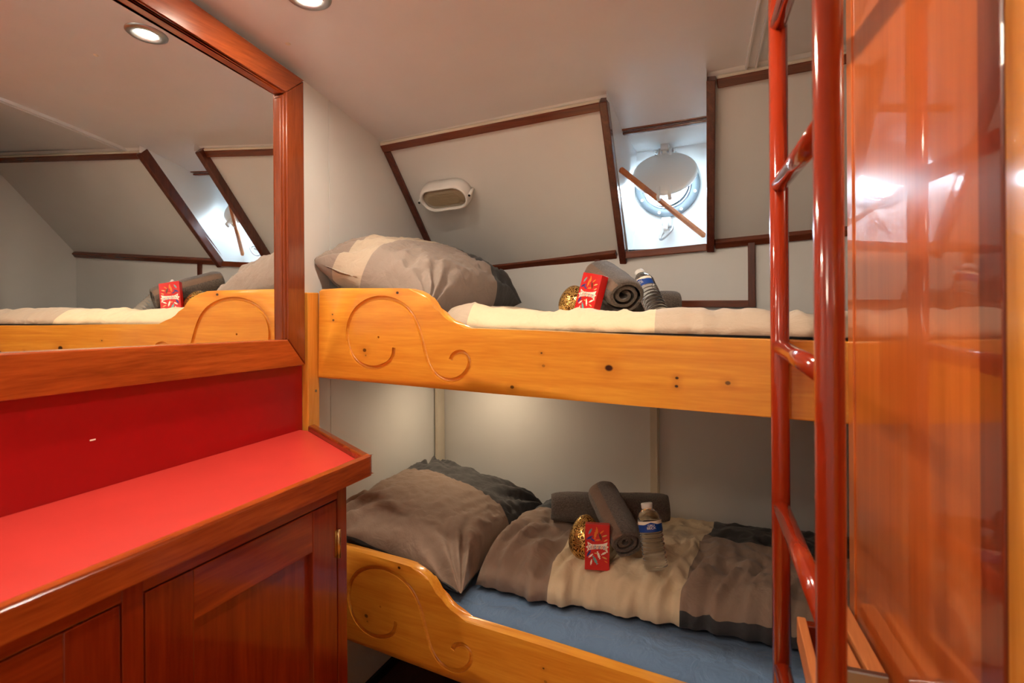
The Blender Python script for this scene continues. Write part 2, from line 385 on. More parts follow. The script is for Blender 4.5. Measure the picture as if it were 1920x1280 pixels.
sheet(bm, lambda x, y: Vector((x, y, zs)), [WA1, WB1], [2.135, YP+.02])
sheet(bm, lambda x, q: Vector((x, 1.985+(YP-1.985)*q, 1.826+0.05*(x-.92)-0.022*q)), [WA0-.01, WB0+.01], [0, 0.85, 1.0])
# plate with round hole
cx, cz, rh = 0.905, 1.672, 0.088
for k in range(48):
    a0, a1 = 2*PI*k/48, 2*PI*(k+1)/48
    def sq(a):
        c, s_ = math.cos(a), math.sin(a); hx0, hx1, hz0, hz1 = 0.78-cx, 1.09-cx, 1.44-cz, 1.86-cz
        tt = min([(hx1/c if c > 1e-9 else 9), (hx0/c if c < -1e-9 else 9), (hz1/s_ if s_ > 1e-9 else 9), (hz0/s_ if s_ < -1e-9 else 9)])
        return c*tt, s_*tt
    for (rr0, y0) in ((None, YP),):
        q0, q1 = sq(a0), sq(a1)
        bm.faces.new([bm.verts.new(p) for p in ((cx+rh*math.cos(a0), YP, cz+rh*math.sin(a0)), (cx+rh*math.cos(a1), YP, cz+rh*math.sin(a1)), (cx+q1[0], YP, cz+q1[1]), (cx+q0[0], YP, cz+q0[1]))])
bmesh.ops.remove_doubles(bm, verts=bm.verts, dist=1e-5)
o = obj('wall_window_well', bm, M['whitepaint']); tag(o, 'white painted steel well around the porthole', 'wall', kind='structure')
# outer hull plating, pierced only by the porthole
bm = B_()
for k in range(48):
    a0, a1 = 2*PI*k/48, 2*PI*(k+1)/48
    def sq2(a, hx0, hx1, hz0, hz1):
        c, s_ = math.cos(a), math.sin(a)
        tt = min([(hx1/c if c > 1e-9 else 99), (hx0/c if c < -1e-9 else 99), (hz1/s_ if s_ > 1e-9 else 99), (hz0/s_ if s_ < -1e-9 else 99)])
        return c*tt, s_*tt
    q0, q1 = sq2(a0, -.3-cx, XR+.3-cx, -.2-cz, 2.3-cz), sq2(a1, -.3-cx, XR+.3-cx, -.2-cz, 2.3-cz)
    for y_ in (2.30, 2.305):
        bm.faces.new([bm.verts.new(p) for p in ((cx+rh*math.cos(a0), y_, cz+rh*math.sin(a0)), (cx+rh*math.cos(a1), y_, cz+rh*math.sin(a1)), (cx+q1[0], y_, cz+q1[1]), (cx+q0[0], y_, cz+q0[1]))])
    bm.faces.new([bm.verts.new(p) for p in ((cx+rh*math.cos(a0), YP, cz+rh*math.sin(a0)), (cx+rh*math.cos(a1), YP, cz+rh*math.sin(a1)), (cx+rh*math.cos(a1), 2.305, cz+rh*math.sin(a1)), (cx+rh*math.cos(a0), 2.305, cz+rh*math.sin(a0)))])
o = obj('trim_hull_shell', bm, M['whitepaint']); tag(o, 'painted hull plating outside the lining', 'hull', kind='structure')
# right end bulkhead, front wall
bm = B_(); add_box(bm, (XR, YF, 0), (XR+.04, 1.60, 2.12)); add_box(bm, (XR, 1.603, 0), (XR+.04, 2.5, 2.12)); add_box(bm, (XR+.04, YF, 0), (XR+.06, 2.5, 2.12))
o = obj('wall_end', bm, M['white']); tag(o, 'off-white end bulkhead at the foot of the bunks, seen in the mirror', 'wall', kind='structure')
bm = B_(); add_box(bm, (-.06, YF-.06, 0), (XR+.06, YF, 2.12)); o = obj('wall_front', bm, M['white']); tag(o, 'off-white wall opposite the bunks, out of view', 'wall', kind='structure')
# right panelled wall, nearly edge-on to the camera
def xp(y): return 1.503-0.120*y
bm = B_()
add_hex(bm, [(xp(.74), .74, 0), (xp(.74)+.03, .74, 0), (xp(1.255)+.03, 1.255, 0), (xp(1.255), 1.255, 0), (xp(.74), .74, 2.06), (xp(.74)+.03, .74, 2.06), (xp(1.255)+.03, 1.255, 2.06), (xp(1.255), 1.255, 2.06)])
wr = obj('wall_right', bm, M['panelwood']); tag(wr, 'glossy varnished reddish wood panel behind the red ladder', 'wall', kind='structure')
def stile(y0, y1, off, name, mt):
    bm = B_()
    add_hex(bm, [(xp(y0)-off, y0, 0), (xp(y0)+.03, y0, 0), (xp(y1)+.03, y1, 0), (xp(y1)-off, y1, 0), (xp(y0)-off, y0, 2.06), (xp(y0)+.03, y0, 2.06), (xp(y1)+.03, y1, 2.06), (xp(y1)-off, y1, 2.06)], 0.002)
    return obj(name, bm, mt, wr)
stile(.714, .762, .004, 'stile', M['panelstile'])
stile(1.226, 1.260, .003, 'stile', M['panelwood'])
bm = B_(); add_box(bm, (1.4130, .40, 0), (1.47, .706, 2.06), .004)
o = obj('trim_door_post', bm, M['pineZ']); tag(o, 'golden pine door post at the near edge of the glossy panel', 'post', kind='structure')
bm = B_(); add_box(bm, (1.42, YF, 0), (1.46, .40, 2.06)); o = obj('wall_passage', bm, M['white']); tag(o, 'pale wall beside the doorway', 'wall', kind='structure')
# floor edging at the left wall
bm = B_(); add_box(bm, (0, 1.48, 0), (.012, 2.24, .03)); o = obj('baseboard_left', bm, M['black']); tag(o, 'black floor edging along left wall under lower bunk', 'baseboard', kind='structure')

# ------------------------------------------------------------------ trims
nt_ = [0]
def trim(p0, p1, up, w, h, mt, label, bev=0.003):
    nt_[0] += 1
    bm = B_(); bar(bm, p0, p1, up, w, h, bev)
    o = obj('trim_%d' % nt_[0], bm, mt); tag(o, label, 'trim', kind='structure'); return o
def on_h(x, s, off): return H_(x, s)+hn(x)*off
tw = 0.027; ln_ = 0.56
sh = tw/2/ln_
trim(on_h(0.0, sh, .006), on_h(.776, sh, .006), hn(.4), tw, .014, M['trim'], 'mahogany batten along the ceiling above bulkhead lamp')
trim(on_h(1.10, sh, .006), on_h(XR, sh, .006), hn(1.4), tw, .014, M['trim'], 'mahogany batten along the ceiling right of the window')
trim(on_h(.013, 2*sh, .006), on_h(.013, 1.0, .006), hn(.1), .024, .013, M['trimV'], 'sloping mahogany batten where the lining meets left wall')
trim(on_h(.02, 1-sh*.3, .008), on_h(.745, 1-sh*.3, .008), hn(.4), tw*1.0, .02, M['trim'], 'mahogany batten along the lining foot below bulkhead lamp')
trim(on_h(1.07, 1-sh*.3, .008), on_h(XR, 1-sh*.3, .008), hn(1.4), tw*1.0, .02, M['trim'], 'mahogany batten along the lining foot right of the window')
trim(on_h(.788, -.012, .010), on_h(.768, 1.045, .010), hn(.8), .024, .044, M['trimV'], 'thick upright mahogany post on the left of window well')
trim(on_h(1.086, -.012, .010), on_h(1.057, 1.02, .010), hn(1.1), .024, .044, M['trimV'], 'thick upright mahogany post on the right of window well')
zl = L_(.92).z
trim((.778, 2.128, L_(.78).z-.010), (1.046, 2.126, L_(1.046).z-.010), (0, 0, 1), .02, .024, M['trim'], 'mahogany sill batten across the foot of window well')
trim((.798, 1.985, 1.818), (1.076, 1.985, 1.833), (0, 0, 1), .014, .012, M['trim'], 'upper mahogany batten across the head of window well', .002)
trim((.798, 1.999, 1.806), (1.076, 1.999, 1.821), (0, 0, 1), .014, .007, M['trim'], 'lower mahogany batten across the head of window well', .002)
trim(on_h(.0, -.002, .004), on_h(.776, -.002, .004), hn(.4), .012, .012, M['cream_strip'], 'thin cream fillet between the ceiling and left lining')
trim(on_h(1.10, -.002, .004), on_h(XR, -.002, .004), hn(1.4), .012, .012, M['cream_strip'], 'thin cream fillet between the ceiling and right lining')
# cream cover strips
def strip(p0, p1, up, w, h, label):
    return trim(p0, p1, up, w, h, M['cream_strip'], label, .001)
bm = B_()
yy = lins(.2, 1.80, 14)
for side, wd, hh in ((0, .030, .005), (.012, .005, .011), (-.012, .005, .011)):
    for y0, y1 in zip(yy, yy[1:]):
        def xc(y): return 1.181+(y-1.8)*(-.124)
        x0, x1 = xc(y0)+side, xc(y1)+side
        z0, z1 = ceil_z(x0, y0), ceil_z(x1, y1)
        add_hex(bm, [(x0-wd/2, y0, z0-hh), (x0+wd/2, y0, z0-hh), (x1+wd/2, y1, z1-hh), (x1-wd/2, y1, z1-hh), (x0-wd/2, y0, z0+.004), (x0+wd/2, y0, z0+.004), (x1+wd/2, y1, z1+.004), (x1-wd/2, y1, z1+.004)])
o = obj('trim_ceiling_strip', bm, M['ceil']); tag(o, 'white ribbed cover strip running across the ceiling', 'trim', kind='structure')
strip((.012, 2.213, 0), (.012, 2.213, 1.06), (1, 0, 0), .06, .012, 'cream corner strip beside the lower pillow')
xv = .872
strip((xv, Yb(xv)-.004, 0), (xv, Yb(xv)-.004, 1.06), (0, 1, 0), .030, .008, 'cream cover strip on lining behind the lower duvet')
strip((xv+.008, Yb(xv)-.010, 0), (xv+.008, Yb(xv)-.010, 1.06), (0, 1, 0), .006, .006, 'narrow raised bead on the cover strip behind lower duvet')

# removable access panel under the window
ap = thing('access_panel', 'off-white access panel framed in mahogany under the window', 'panel', (.92, 2.13, 1.26))
def yb2(x): return Yb(x)-.004
bm = B_(); sheet(bm, lambda x, z: Vector((x, yb2(x), z)), lins(.68, 1.175, 8), [1.262, 1.425]); obj('panel', bm, M['white'], ap)
bm = B_(); bar(bm, (1.181, yb2(1.18)-.004, 1.25), (1.181, yb2(1.18)-.004, 1.456), (0, 1, 0), .022, .012, .002); obj('frame_upright', bm, M['trimV'], ap)
bm = B_(); bar(bm, (.677, yb2(.68)-.004, 1.25), (.677, yb2(.68)-.004, 1.414), (0, 1, 0), .020, .012, .002); obj('frame_upright', bm, M['trimV'], ap)
bm = B_(); bar(bm, (.667, yb2(.68)-.004, 1.258), (.93, yb2(.93)-.004, 1.258), (0, 1, 0), .022, .012, .001); bar(bm, (.92, yb2(.93)-.004, 1.258), (1.192, yb2(1.18)-.004, 1.258), (0, 1, 0), .022, .012, .001); obj('frame_rail', bm, M['trim'], ap)

# ------------------------------------------------------------------ porthole
w = thing('window_1', 'round porthole with open white deadlight cover', 'window', (cx, YP, cz), kind='structure')
RY = Matrix.Translation((cx, YP, cz)) @ Matrix.Rotation(PI/2, 4, 'X')      # local z -> -y (into cabin)
bm = B_(); add_lathe(bm, [(.085, -.03), (.085, .010), (.090, .013), (.108, .013), (.111, .010), (.111, 0)], RY, 64); obj('porthole_ring', bm, M['greypaint'], w)
bm = B_(); add_lathe(bm, [(0, -.022), (.086, -.022), (.086, -.028), (0, -.028)], RY, 48); obj('glass', bm, M['pane'], w)
for k in range(8):
    a = 2*PI*(k+.5)/8+.12
    bm = B_(); add_lathe(bm, [(0, .017), (.003, .0172), (.0055, .0155), (.006, .012)], RY @ Matrix.Translation((.099*math.cos(a), .099*math.sin(a), 0)), 12); obj('screw', bm, M['plastic_white'], w)
# deadlight hinged at its top edge, swung into the cabin
hp = Vector((cx-.002, 2.205, 1.785)); db = Vector((cx+.013, 2.060, 1.616))
ax = (db-hp).normalized(); side = Vector((1, 0, 0)); side = (side-ax*side.dot(ax)).normalized(); nn = ax.cross(side)
if nn.y > 0: nn = -nn
DM = Matrix((( side.x, ax.x, nn.x, 0), (side.y, ax.y, nn.y, 0), (side.z, ax.z, nn.z, 0), (0, 0, 0, 1)))
ctr = hp+ax*.118
DMc = Matrix.Translation(ctr) @ DM
bm = B_(); add_lathe(bm, [(0, .006), (.100, .006), (.106, .003), (.107, -.004), (.104, -.010), (.098, -.010), (.096, -.004), (0, -.004)], DMc, 64); dl = obj('deadlight_cover', bm, M['whitepaint'], w)
for sx in (-.018, .018):
    bm = B_(); bar(bm, ctr+side*sx-ax*.085+nn*.008, hp+side*sx-ax*.006+nn*.004, nn, .010, .016, .003); obj('hinge_arm', bm, M['whitepaint'], dl)
    bm = B_(); bar(bm, ctr+side*sx+ax*.075, ctr+side*sx+ax*.130, nn, .013, .022, .004); obj('latch_prong', bm, M['whitepaint'], dl)
bm = B_(); add_box(bm, (hp.x-.014, 2.185, 1.785), (hp.x+.014, YP, 1.812), .004); add_box(bm, (hp.x-.008, 2.19, 1.760), (hp.x+.008, YP, 1.79), .003); obj('hinge_bracket', bm, M['whitepaint'], w)
bm = B_(); add_tube(bm, [hp+Vector((-.038, 0, 0)), hp+Vector((.038, 0, 0))], .005, 12); obj('hinge_pin', bm, M['chrome'], w)
for sx in (-.030, .030):
    bm = B_(); add_tube(bm, [hp+Vector((sx-.005, 0, 0)), hp+Vector((sx+.005, 0, 0))], .010, 12); obj('hinge_nut', bm, M['chrome'], w)
# closing clamp below the ring
bm = B_(); add_box(bm, (cx-.016, 2.205, 1.525), (cx+.016, YP, 1.558), .005); add_tube(bm, [(cx, 2.20, 1.545), (cx, 2.185, 1.520), (cx+.004, 2.178, 1.505)], .009, 12); cl = obj('clamp', bm, M['plastic_white'], w)
bm = B_()
loop = [Vector((cx+.004, 2.178, 1.505))+Vector((.026*math.cos(a)*.8-.010*math.sin(a)*.5, .012*math.sin(a), .020*math.cos(a)+.010*math.sin(a)*.9-.006)) for a in lins(0, 2*PI, 24)]
add_tube(bm, loop, .0038, 10, False); obj('wing_handle', bm, M['steel'], cl)
# loose wooden stick leaning across the well
bm = B_(); bar(bm, (.803, 1.93, 1.680), (1.030, 2.225, 1.489), (0, -1, .5), .017, .014, .004)
o = obj('wooden_stick', bm, M['slat'], origin=(1.03, 2.225, 1.489)); tag(o, 'thin wooden stick leaning diagonally across the porthole', 'stick')

# ------------------------------------------------------------------ lamps and ceiling bits
def ceil_frame(x, y):
    e = .01
    n = Vector((-(ceil_z(x+e, y)-ceil_z(x-e, y))/(2*e), -(ceil_z(x, y+e)-ceil_z(x, y-e))/(2*e), 1)).normalized()
    return Matrix.Translation((x, y, ceil_z(x, y))) @ Vector((0, 0, 1)).rotation_difference(n).to_matrix().to_4x4()
def downlight(x, y, label, group=None):
    F = ceil_frame(x, y)
    t = thing('ceiling_light', label, 'lamp', F.translation, group=group)
    bm = B_(); add_lathe(bm, [(.024, .012), (.027, -.003), (.031, -.007), (.044, -.007), (.050, -.003), (.050, .002)], F, 40); obj('ring', bm, M['steel'], t)
    bm = B_(); add_lathe(bm, [(0, -.008), (.012, -.007), (.022, -.003), (.0255, .0), (.0255, .002), (0, .002)], F, 32); obj('bulb', bm, M['lamp_on'], t)
downlight(.262, 1.140, 'round recessed ceiling lamp with metal ring above the mirror')
downlight(.130, .25, 'added recessed ceiling lamp over the near end of red worktop, out of view')  # unseen lamp added to raise the brightness
downlight(.92, 1.09, 'added recessed ceiling lamp beside the ladder head, out of view')  # second unseen lamp, also added for brightness
def screw(x, y, label):
    F = ceil_frame(x, y); bm = B_(); add_lathe(bm, [(0, -.003), (.004, -.003), (.0065, -.0015), (.007, .001)], F, 20)
    o = obj('screw_cap', bm, M['cream_strip'], origin=F.translation); tag(o, label, 'screw cap', 'ceiling screw caps')
screw(.086, 1.273, 'small cream screw cap on the ceiling right of the mirror corner')
screw(.535, 1.198, 'small cream screw cap on the ceiling, seen in the mirror')

# unseen globe added behind the viewpoint to brighten ceiling and cabin
gl = thing('fill_globe', 'added fill globe below the ceiling behind the viewpoint, out of view', 'lamp', (.80, -.45, 2.05))
GM = Matrix.Translation((.80, -.45, 2.05)) @ Matrix.Rotation(PI, 4, 'X')
bm = B_(); add_lathe(bm, [(0, 0), (.06, 0), (.055, .012), (.012, .02), (.012, .05), (.03, .06), (0, .06)], GM, 32); obj('stem', bm, M['plastic_white'], gl)
bm = B_(); add_lathe(bm, [(.03, .058)]+[(.065*math.sin(a), .117-.065*math.cos(a)) for a in lins(.45, PI-.001, 20)]+[(0, .182)], GM, 40); obj('globe', bm, emit('fill_globe_glow', (.96, .82, .64, 1), FILL_GLOBE_E), gl)
# bulkhead lamp on the sloping lining
hx, hs = .180, .385
hnrm = hn(hx); hu = Vector((1, -.048, .056)); hu = (hu-hnrm*hu.dot(hnrm)).normalized(); hv = hnrm.cross(hu)
if hv.z < 0: hv = -hv
HM = Matrix(((hu.x, hv.x, hnrm.x, 0), (hu.y, hv.y, hnrm.y, 0), (hu.z, hv.z, hnrm.z, 0), (0, 0, 0, 1)))
HM = Matrix.Translation(H_(hx, hs)) @ HM
bl = thing('bulkhead_lamp', 'oval white bulkhead lamp with ribbed glass on the sloping lining', 'lamp', H_(hx, hs))
def stad(a, b_, n=12):   # stadium outline half-length a, radius b
    out = []
    for k in range(n+1): t_ = -PI/2+PI*k/n; out.append((a-b_+b_*math.cos(t_), b_*math.sin(t_)))
    for k in range(n+1): t_ = PI/2+PI*k/n; out.append((-(a-b_)+b_*math.cos(t_), b_*math.sin(t_)))
    return out
def loft(bm, loops, cap0=False, cap1=False, mat=0):
    R = [[bm.verts.new(p) for p in lp] for lp in loops]; n = len(R[0])
    for a, b_ in zip(R, R[1:]):
        for k in range(n): f = bm.faces.new((a[k], a[(k+1) % n], b_[(k+1) % n], b_[k])); f.smooth = True; f.material_index = mat
    if cap0: bm.faces.new(R[0][::-1]).material_index = mat
    if cap1: bm.faces.new(R[-1]).material_index = mat
def sl(a, b_, z): return [HM @ Vector((x, y, z)) for x, y in stad(a, b_)]
bm = B_(); loft(bm, [sl(.098, .052, 0), sl(.098, .052, .022), sl(.096, .050, .040), sl(.091, .046, .049), sl(.086, .041, .050), sl(.084, .039, .046), sl(.083, .038, .030)], True); obj('housing', bm, M['plastic_white'], bl)
bm = B_(); loft(bm, [sl(.0835, .0385, .034), sl(.080, .036, .041), sl(.060, .022, .046)], False, True); obj('lens', bm, M['lens'], bl)
for sx in (-1, 1):
    bm = B_(); add_tube(bm, [HM @ Vector((sx*.101, 0, .004)), HM @ Vector((sx*.101, 0, .044))], .006, 12); sc = obj('screw_lug', bm, M['plastic_white'], bl)
    bm = B_(); add_tube(bm, [HM @ Vector((sx*.101, 0, .043)), HM @ Vector((sx*.101, 0, .046))], .0042, 12); obj('screw', bm, M['black'], sc)
# small lamp under the upper bunk
pk = thing('bunk_light', 'small round lamp fixed under the upper bunk above the lower pillow', 'lamp', (.27, 1.98, 1.05))
PM = Matrix.Translation((.27, 1.98, 1.05)) @ Matrix.Rotation(PI, 4, 'X')
bm = B_(); add_lathe(bm, [(.0, 0), (.036, 0), (.036, .010), (.032, .016), (.026, .016)], PM, 32); obj('housing', bm, M['plastic_white'], pk)
bm = B_(); add_lathe(bm, [(0, .017), (.026, .0155), (.026, .012)], PM, 24); obj('lens', bm, M['puck_on'], pk)

# ------------------------------------------------------------------ mirror over the worktop
mi = thing('mirror', 'large mirror in a glossy mahogany frame above red worktop', 'mirror', (0, .8, 1.10))
YL = .12
def zt(y): return 1.888+.168*(1.402-y)-.02*(1.402-y)**2
bm = B_(); add_hex(bm, [(.003, YL, 1.15), (.006, YL, 1.15), (.006, 1.34, 1.15), (.003, 1.34, 1.15), (.003, YL, 2.02), (.006, YL, 2.02), (.006, 1.34, 1.86), (.003, 1.34, 1.86)]); obj('mirror_glass', bm, M['mirror'], mi)
def zi(y): return 1.834+.148*(1.336-y)-.02*(1.336-y)**2
zb0, zb1 = (lambda y: 1.104+.0185*(1.352-y)), (lambda y: 1.175+.031*(1.30-y))
def plate(name, P, mt, x0=.001, x1=.030, bev=.003):
    k = (1.2-x1)/1.17; P = [(y*k, 1.283+(z-1.283)*k) for y, z in P]
    bm = B_(); add_prism(bm, [(x0, y, z) for y, z in P], (x1-x0, 0, 0), bev); return obj(name, bm, mt, mi)
plate('bottom_rail', [(YL, zb0(YL)), (1.352, zb0(1.352)), (1.360, 1.099), (1.398, 1.099), (1.329, zb1(1.329)), (YL, zb1(YL))], M['mahYlit'], bev=.003)
plate('side_stile', [(1.3305, zb1(1.329)+.0005), (1.3985, 1.1005), (1.3985, 1.885), (1.3305, 1.836)], M['mahZ'])
plate('top_rail', [(YL, zi(YL)), (.5, zi(.5)), (.9, zi(.9)), (1.329, zi(1.329)), (1.402, 1.889), (.9, zt(.9)), (.5, zt(.5)), (YL, zt(YL))], M['mahYshade'])
for k, (i0, x1) in enumerate(((.0105, .025), (.0215, .019))):
    i1 = i0-.0105
    yo, yi = 1.329-i1, 1.329-i0
    plate('inner_bead', [(yi, zb1(1.3)), (yo, zb1(1.3)), (yo, zi(1.329)-i1*1.0), (yi, zi(1.329)-i0)], M['mahZ'], .001, x1, .004)
    plate('inner_bead', [(YL, zi(YL)-i0*.5), (.6, zi(.6)-i0*.5), (yi, zi(yi)-i0*.5), (yo, zi(yo)-i1*.5), (.6, zi(.6)-i1*.5), (YL, zi(YL)-i1*.5)], M['mahYlit'], .001, x1, .004)

# ------------------------------------------------------------------ red splashback, worktop, cabinet
bm = B_(); add_box(bm, (0, -.45, .912), (.004, 1.414, 1.112)); add_box(bm, (.0038, .815, 1.012), (.0046, .826, 1.0145), mat=1)
o = obj('splashback', bm, [M['redwall'], M['p_white']], origin=(0, .5, .912)); tag(o, 'dark red wall panel between worktop and mirror', 'splashback')
wt = thing('worktop', 'bright red worktop with raised mahogany edge along the cabinet', 'worktop', (.2, .5, .888))
inn = [(.005, -.45), (.373, -.45), (.373, 1.171), (.033, 1.402), (.005, 1.402)]
bm = B_(); add_prism(bm, [(x, y, .892) for x, y in inn], (0, 0, .024)); obj('red_surface', bm, M['red'], wt)
def rnd(p, q, r_, rad, n=6):
    p, q, r_ = Vector(p), Vector(q), Vector(r_); a = (p-q).normalized(); b_ = (r_-q).normalized()
    return [tuple(((q+a*rad).lerp(q, t_)).lerp(q.lerp(q+b_*rad, t_), t_)) for t_ in lins(0, 1, n)]
bm = B_(); add_prism(bm, [(x, y, .889) for x, y in [(.373, -.45), (.397, -.45)]+rnd((.397, -.45), (.397, 1.181), (.035, 1.427), .014)+[(.386, 1.1905), (.373, 1.171)]], (0, 0, .043), .006, seg=3); o = obj('front_edging', bm, M['mahYlit'], wt)
bm = B_(); add_prism(bm, [(x, y, .890) for x, y in [(.373, 1.1715), (.3855, 1.191), (.034, 1.430), (.034, 1.4025)]], (0, 0, .041), .006, seg=3); obj('end_edging', bm, M['mahX'], wt)

cb = thing('cabinet', 'glossy mahogany cabinet with panelled doors under the red worktop', 'cabinet', (.19, .4, 0))
bm = B_(); add_prism(bm, [(x, y, 0) for x, y in [(.002, -.44), (.350, -.44), (.350, 1.112), (.03, 1.40), (.002, 1.40)]], (0, 0, .888)); obj('body', bm, M['cab'], cb)
def fbox(name, y0, y1, z0, z1, mt, parent, x0=.350, x1=.375, bev=.0015):
    bm = B_(); add_box(bm, (x0, y0, z0), (x1, y1, z1), bev); return obj(name, bm, mt, parent)
fbox('face_stile', 1.0825, 1.114, 0, .888, M['cab'], cb)
fbox('face_stile', .6055, .6385, 0, .888, M['cab'], cb)
fbox('face_stile', .1285, .1615, 0, .888, M['cab'], cb)
for y0, y1 in ((.6385, 1.0825), (.1615, .6055), (-.44, .1285)):
    fbox('face_rail', y0, y1, .8625, .888, M['cabY'], cb); fbox('face_rail', y0, y1, 0, .117, M['cabY'], cb)
for y0, y1 in ((.641, 1.080), (.164, .603)):
    d = fbox('door', y0, y0+.083, .12, .860, M['cab'], cb)
    fbox('door_stile', y1-.076, y1, .12, .860, M['cab'], d)
    fbox('door_rail', y0+.083, y1-.076, .780, .860, M['cabY'], d); fbox('door_rail', y0+.083, y1-.076, .12, .21, M['cabY'], d)
    bm = B_(); add_box(bm, (.352, y0+.08, .2), (.364, y1-.073, .79)); obj('door_panel', bm, M['cab'], d)
    yh = y1+.001 if y1 > 1 else y0-.001
    for zc_ in (.77, .25):
        bm = B_(); add_tube(bm, [(.379, yh, zc_-.030), (.379, yh, zc_+.030)], .0042, 12); add_box(bm, (.374, yh-.009, zc_-.028), (.3765, yh+.009, zc_+.028))
        obj('hinge', bm, M['brass'], d)

# ------------------------------------------------------------------ bunks
ROTB = Matrix.Rotation(-0.14114, 3, 'Z'); KS = 1.01005; B0 = 1.4569
top_pts = [(.040, 1.310), (.12, 1.3115), (.319, 1.309)]
curve = [(.355, 1.3075), (.383, 1.302), (.403, 1.293), (.414, 1.284), (.426, 1.271), (.436, 1.257), (.448, 1.241), (.462, 1.228), (.478, 1.2185), (.50, 1.211), (.527, 1.2075)]
out_pts = [(.024, 1.056), (.030, 1.304)]+top_pts+curve+[(.717, 1.206), (.945, 1.2015), (1.298, 1.199), (1.96, 1.196), (1.96, 1.050), (1.298, 1.051), (.944, 1.052), (.572, 1.053)]
carve = [[(.306, 1.152), (.303, 1.129), (.287, 1.111), (.257, 1.099), (.231, 1.095), (.197, 1.100), (.168, 1.116), (.149, 1.142), (.140, 1.178), (.146, 1.217), (.166, 1.248), (.198, 1.271), (.236, 1.283), (.272, 1.285), (.310, 1.278), (.342, 1.264), (.366, 1.244), (.384, 1.217), (.397, 1.183), (.408, 1.145), (.420, 1.113), (.439, 1.090), (.465, 1.078), (.494, 1.077), (.521, 1.089), (.539, 1.109), (.543, 1.128), (.535, 1.143), (.520, 1.150), (.504, 1.148), (.491, 1.139), (.486, 1.128)]]
def smooth_path(P, it=3):
    P = [Vector((x, z)) for x, z in P]
    for _ in range(it):
        Q = [P[0]]
        for a, b_ in zip(P, P[1:]): Q += [a.lerp(b_, .25), a.lerp(b_, .75)]
        Q.append(P[-1]); P = Q
    return P
def carved_board():
    bm = B_()
    add_prism(bm, [(x*KS, 0, z) for x, z in out_pts], (0, .032, 0), .008, seg=4)
    bmesh.ops.recalc_face_normals(bm, faces=bm.faces)
    a = bpy.data.meshes.new('a'); bm.to_mesh(a); bm.free()
    bm = B_()
    P = smooth_path(carve[0], 2)
    add_tube(bm, [(p.x*KS, .0022, p.y) for p in P], .0062, 12)
    for hx_, hz_ in ((.2535*1.0, 1.1785),):
        add_tube(bm, [(hx_*KS, -.004, hz_), (hx_*KS, .008, hz_)], .0032, 10)
    bmesh.ops.recalc_face_normals(bm, faces=bm.faces)
    c = bpy.data.meshes.new('c'); bm.to_mesh(c); bm.free()
    oa = bpy.data.objects.new('a', a); oc = bpy.data.objects.new('c', c); COL.objects.link(oa); COL.objects.link(oc)
    md = oa.modifiers.new('b', 'BOOLEAN'); md.operation = 'DIFFERENCE'; md.object = oc; md.solver = 'EXACT'
    dg = bpy.context.evaluated_depsgraph_get(); me = bpy.data.meshes.new_from_object(oa.evaluated_get(dg))
    bpy.data.objects.remove(oa); bpy.data.objects.remove(oc)
    bm = B_(); bm.from_mesh(me); bpy.data.meshes.remove(me); return bm
bu = thing('bunk', 'upper pine bunk with carved scroll on its leeboard', 'bunk bed', (0, B0, 0), ROTB)
o = obj('leeboard', carved_board(), M['pine_board'], bu, local=True); autosmooth(o, 35)
def bunk_base(parent, dz=0):
    bm = B_(); P = [(.036, 1.486), (XR-.03, 1.20), (XR-.03, 2.105), (1.2, 2.105), (.5, 2.15), (.036, 2.175)]
    add_prism(bm, [(x, y, 1.062+dz) for x, y in P], (0, 0, .02)); return obj('base_board', bm, M['whitepaint'], parent)
bunk_base(bu)
bl2 = thing('bunk', 'lower pine bunk with carved scroll on its leeboard', 'bunk bed', (0, B0, -.722), ROTB)
for ch in list(bu.children):
    c_ = ch.copy(); COL.objects.link(c_); c_.parent = bl2
# corner post shared by both bunks
bm = B_(); add_box(bm, (.0, 1.417, .0), (.0235, 1.466, 1.300), .003); ps = obj('bunk_post', bm, M['pineZ'], origin=(0.016, 1.44, 0)); tag(ps, 'pine corner post between mirror frame and the bunks', 'post')
bm = B_(); add_tube(bm, [(.022, 1.448, 1.020), (.0250, 1.448, 1.020)], .004, 12); obj('screw', bm, M['brass'], ps)

def front_y(x): return B0-.1421*x+.036
def mattress(name, z0, z1, label):
    bm = B_(); nx, ny = 120, 44; x0, x1 = .034, 1.93
    def edge(q): q = abs(q); return (1-q**14)**(1/4.0) if q < 1 else 0
    def pt(i, j, sgn):
        u, v = -1+2*i/nx, -1+2*j/ny; u = math.copysign(abs(u)**.6, u) if False else u
        uu = math.sin(u*PI/2); vv = math.sin(v*PI/2)
        x = x0+(x1-x0)*(uu+1)/2; yf, yb = front_y(x), Yb(x)-.012; y = yf+(yb-yf)*(vv+1)/2
        e = edge(uu)*edge(vv); h = (z1-z0)/2*e
        w_ = .0022*ridge(x*14+y*6, y*9-x*3, 2) + .003*nz(x*4, y*5, 1) if sgn > 0 else 0
        return Vector((x, y, (z0+z1)/2+sgn*h+w_*e))
    grid_solid(bm, lambda i, j: pt(i, j, 1), lambda i, j: pt(i, j, -1), nx, ny, lambda i, j, t_: 0)
    o = obj(name, bm, M['blue'], smooth=True, origin=(.9, 1.7, z0)); tag(o, label, 'mattress'); return o
mattress('mattress', 1.083, 1.196, 'mattress of the upper bunk in a dark blue sheet, mostly hidden')
mattress('mattress', .361, .492, 'mattress of lower bunk under a smooth blue fitted sheet')

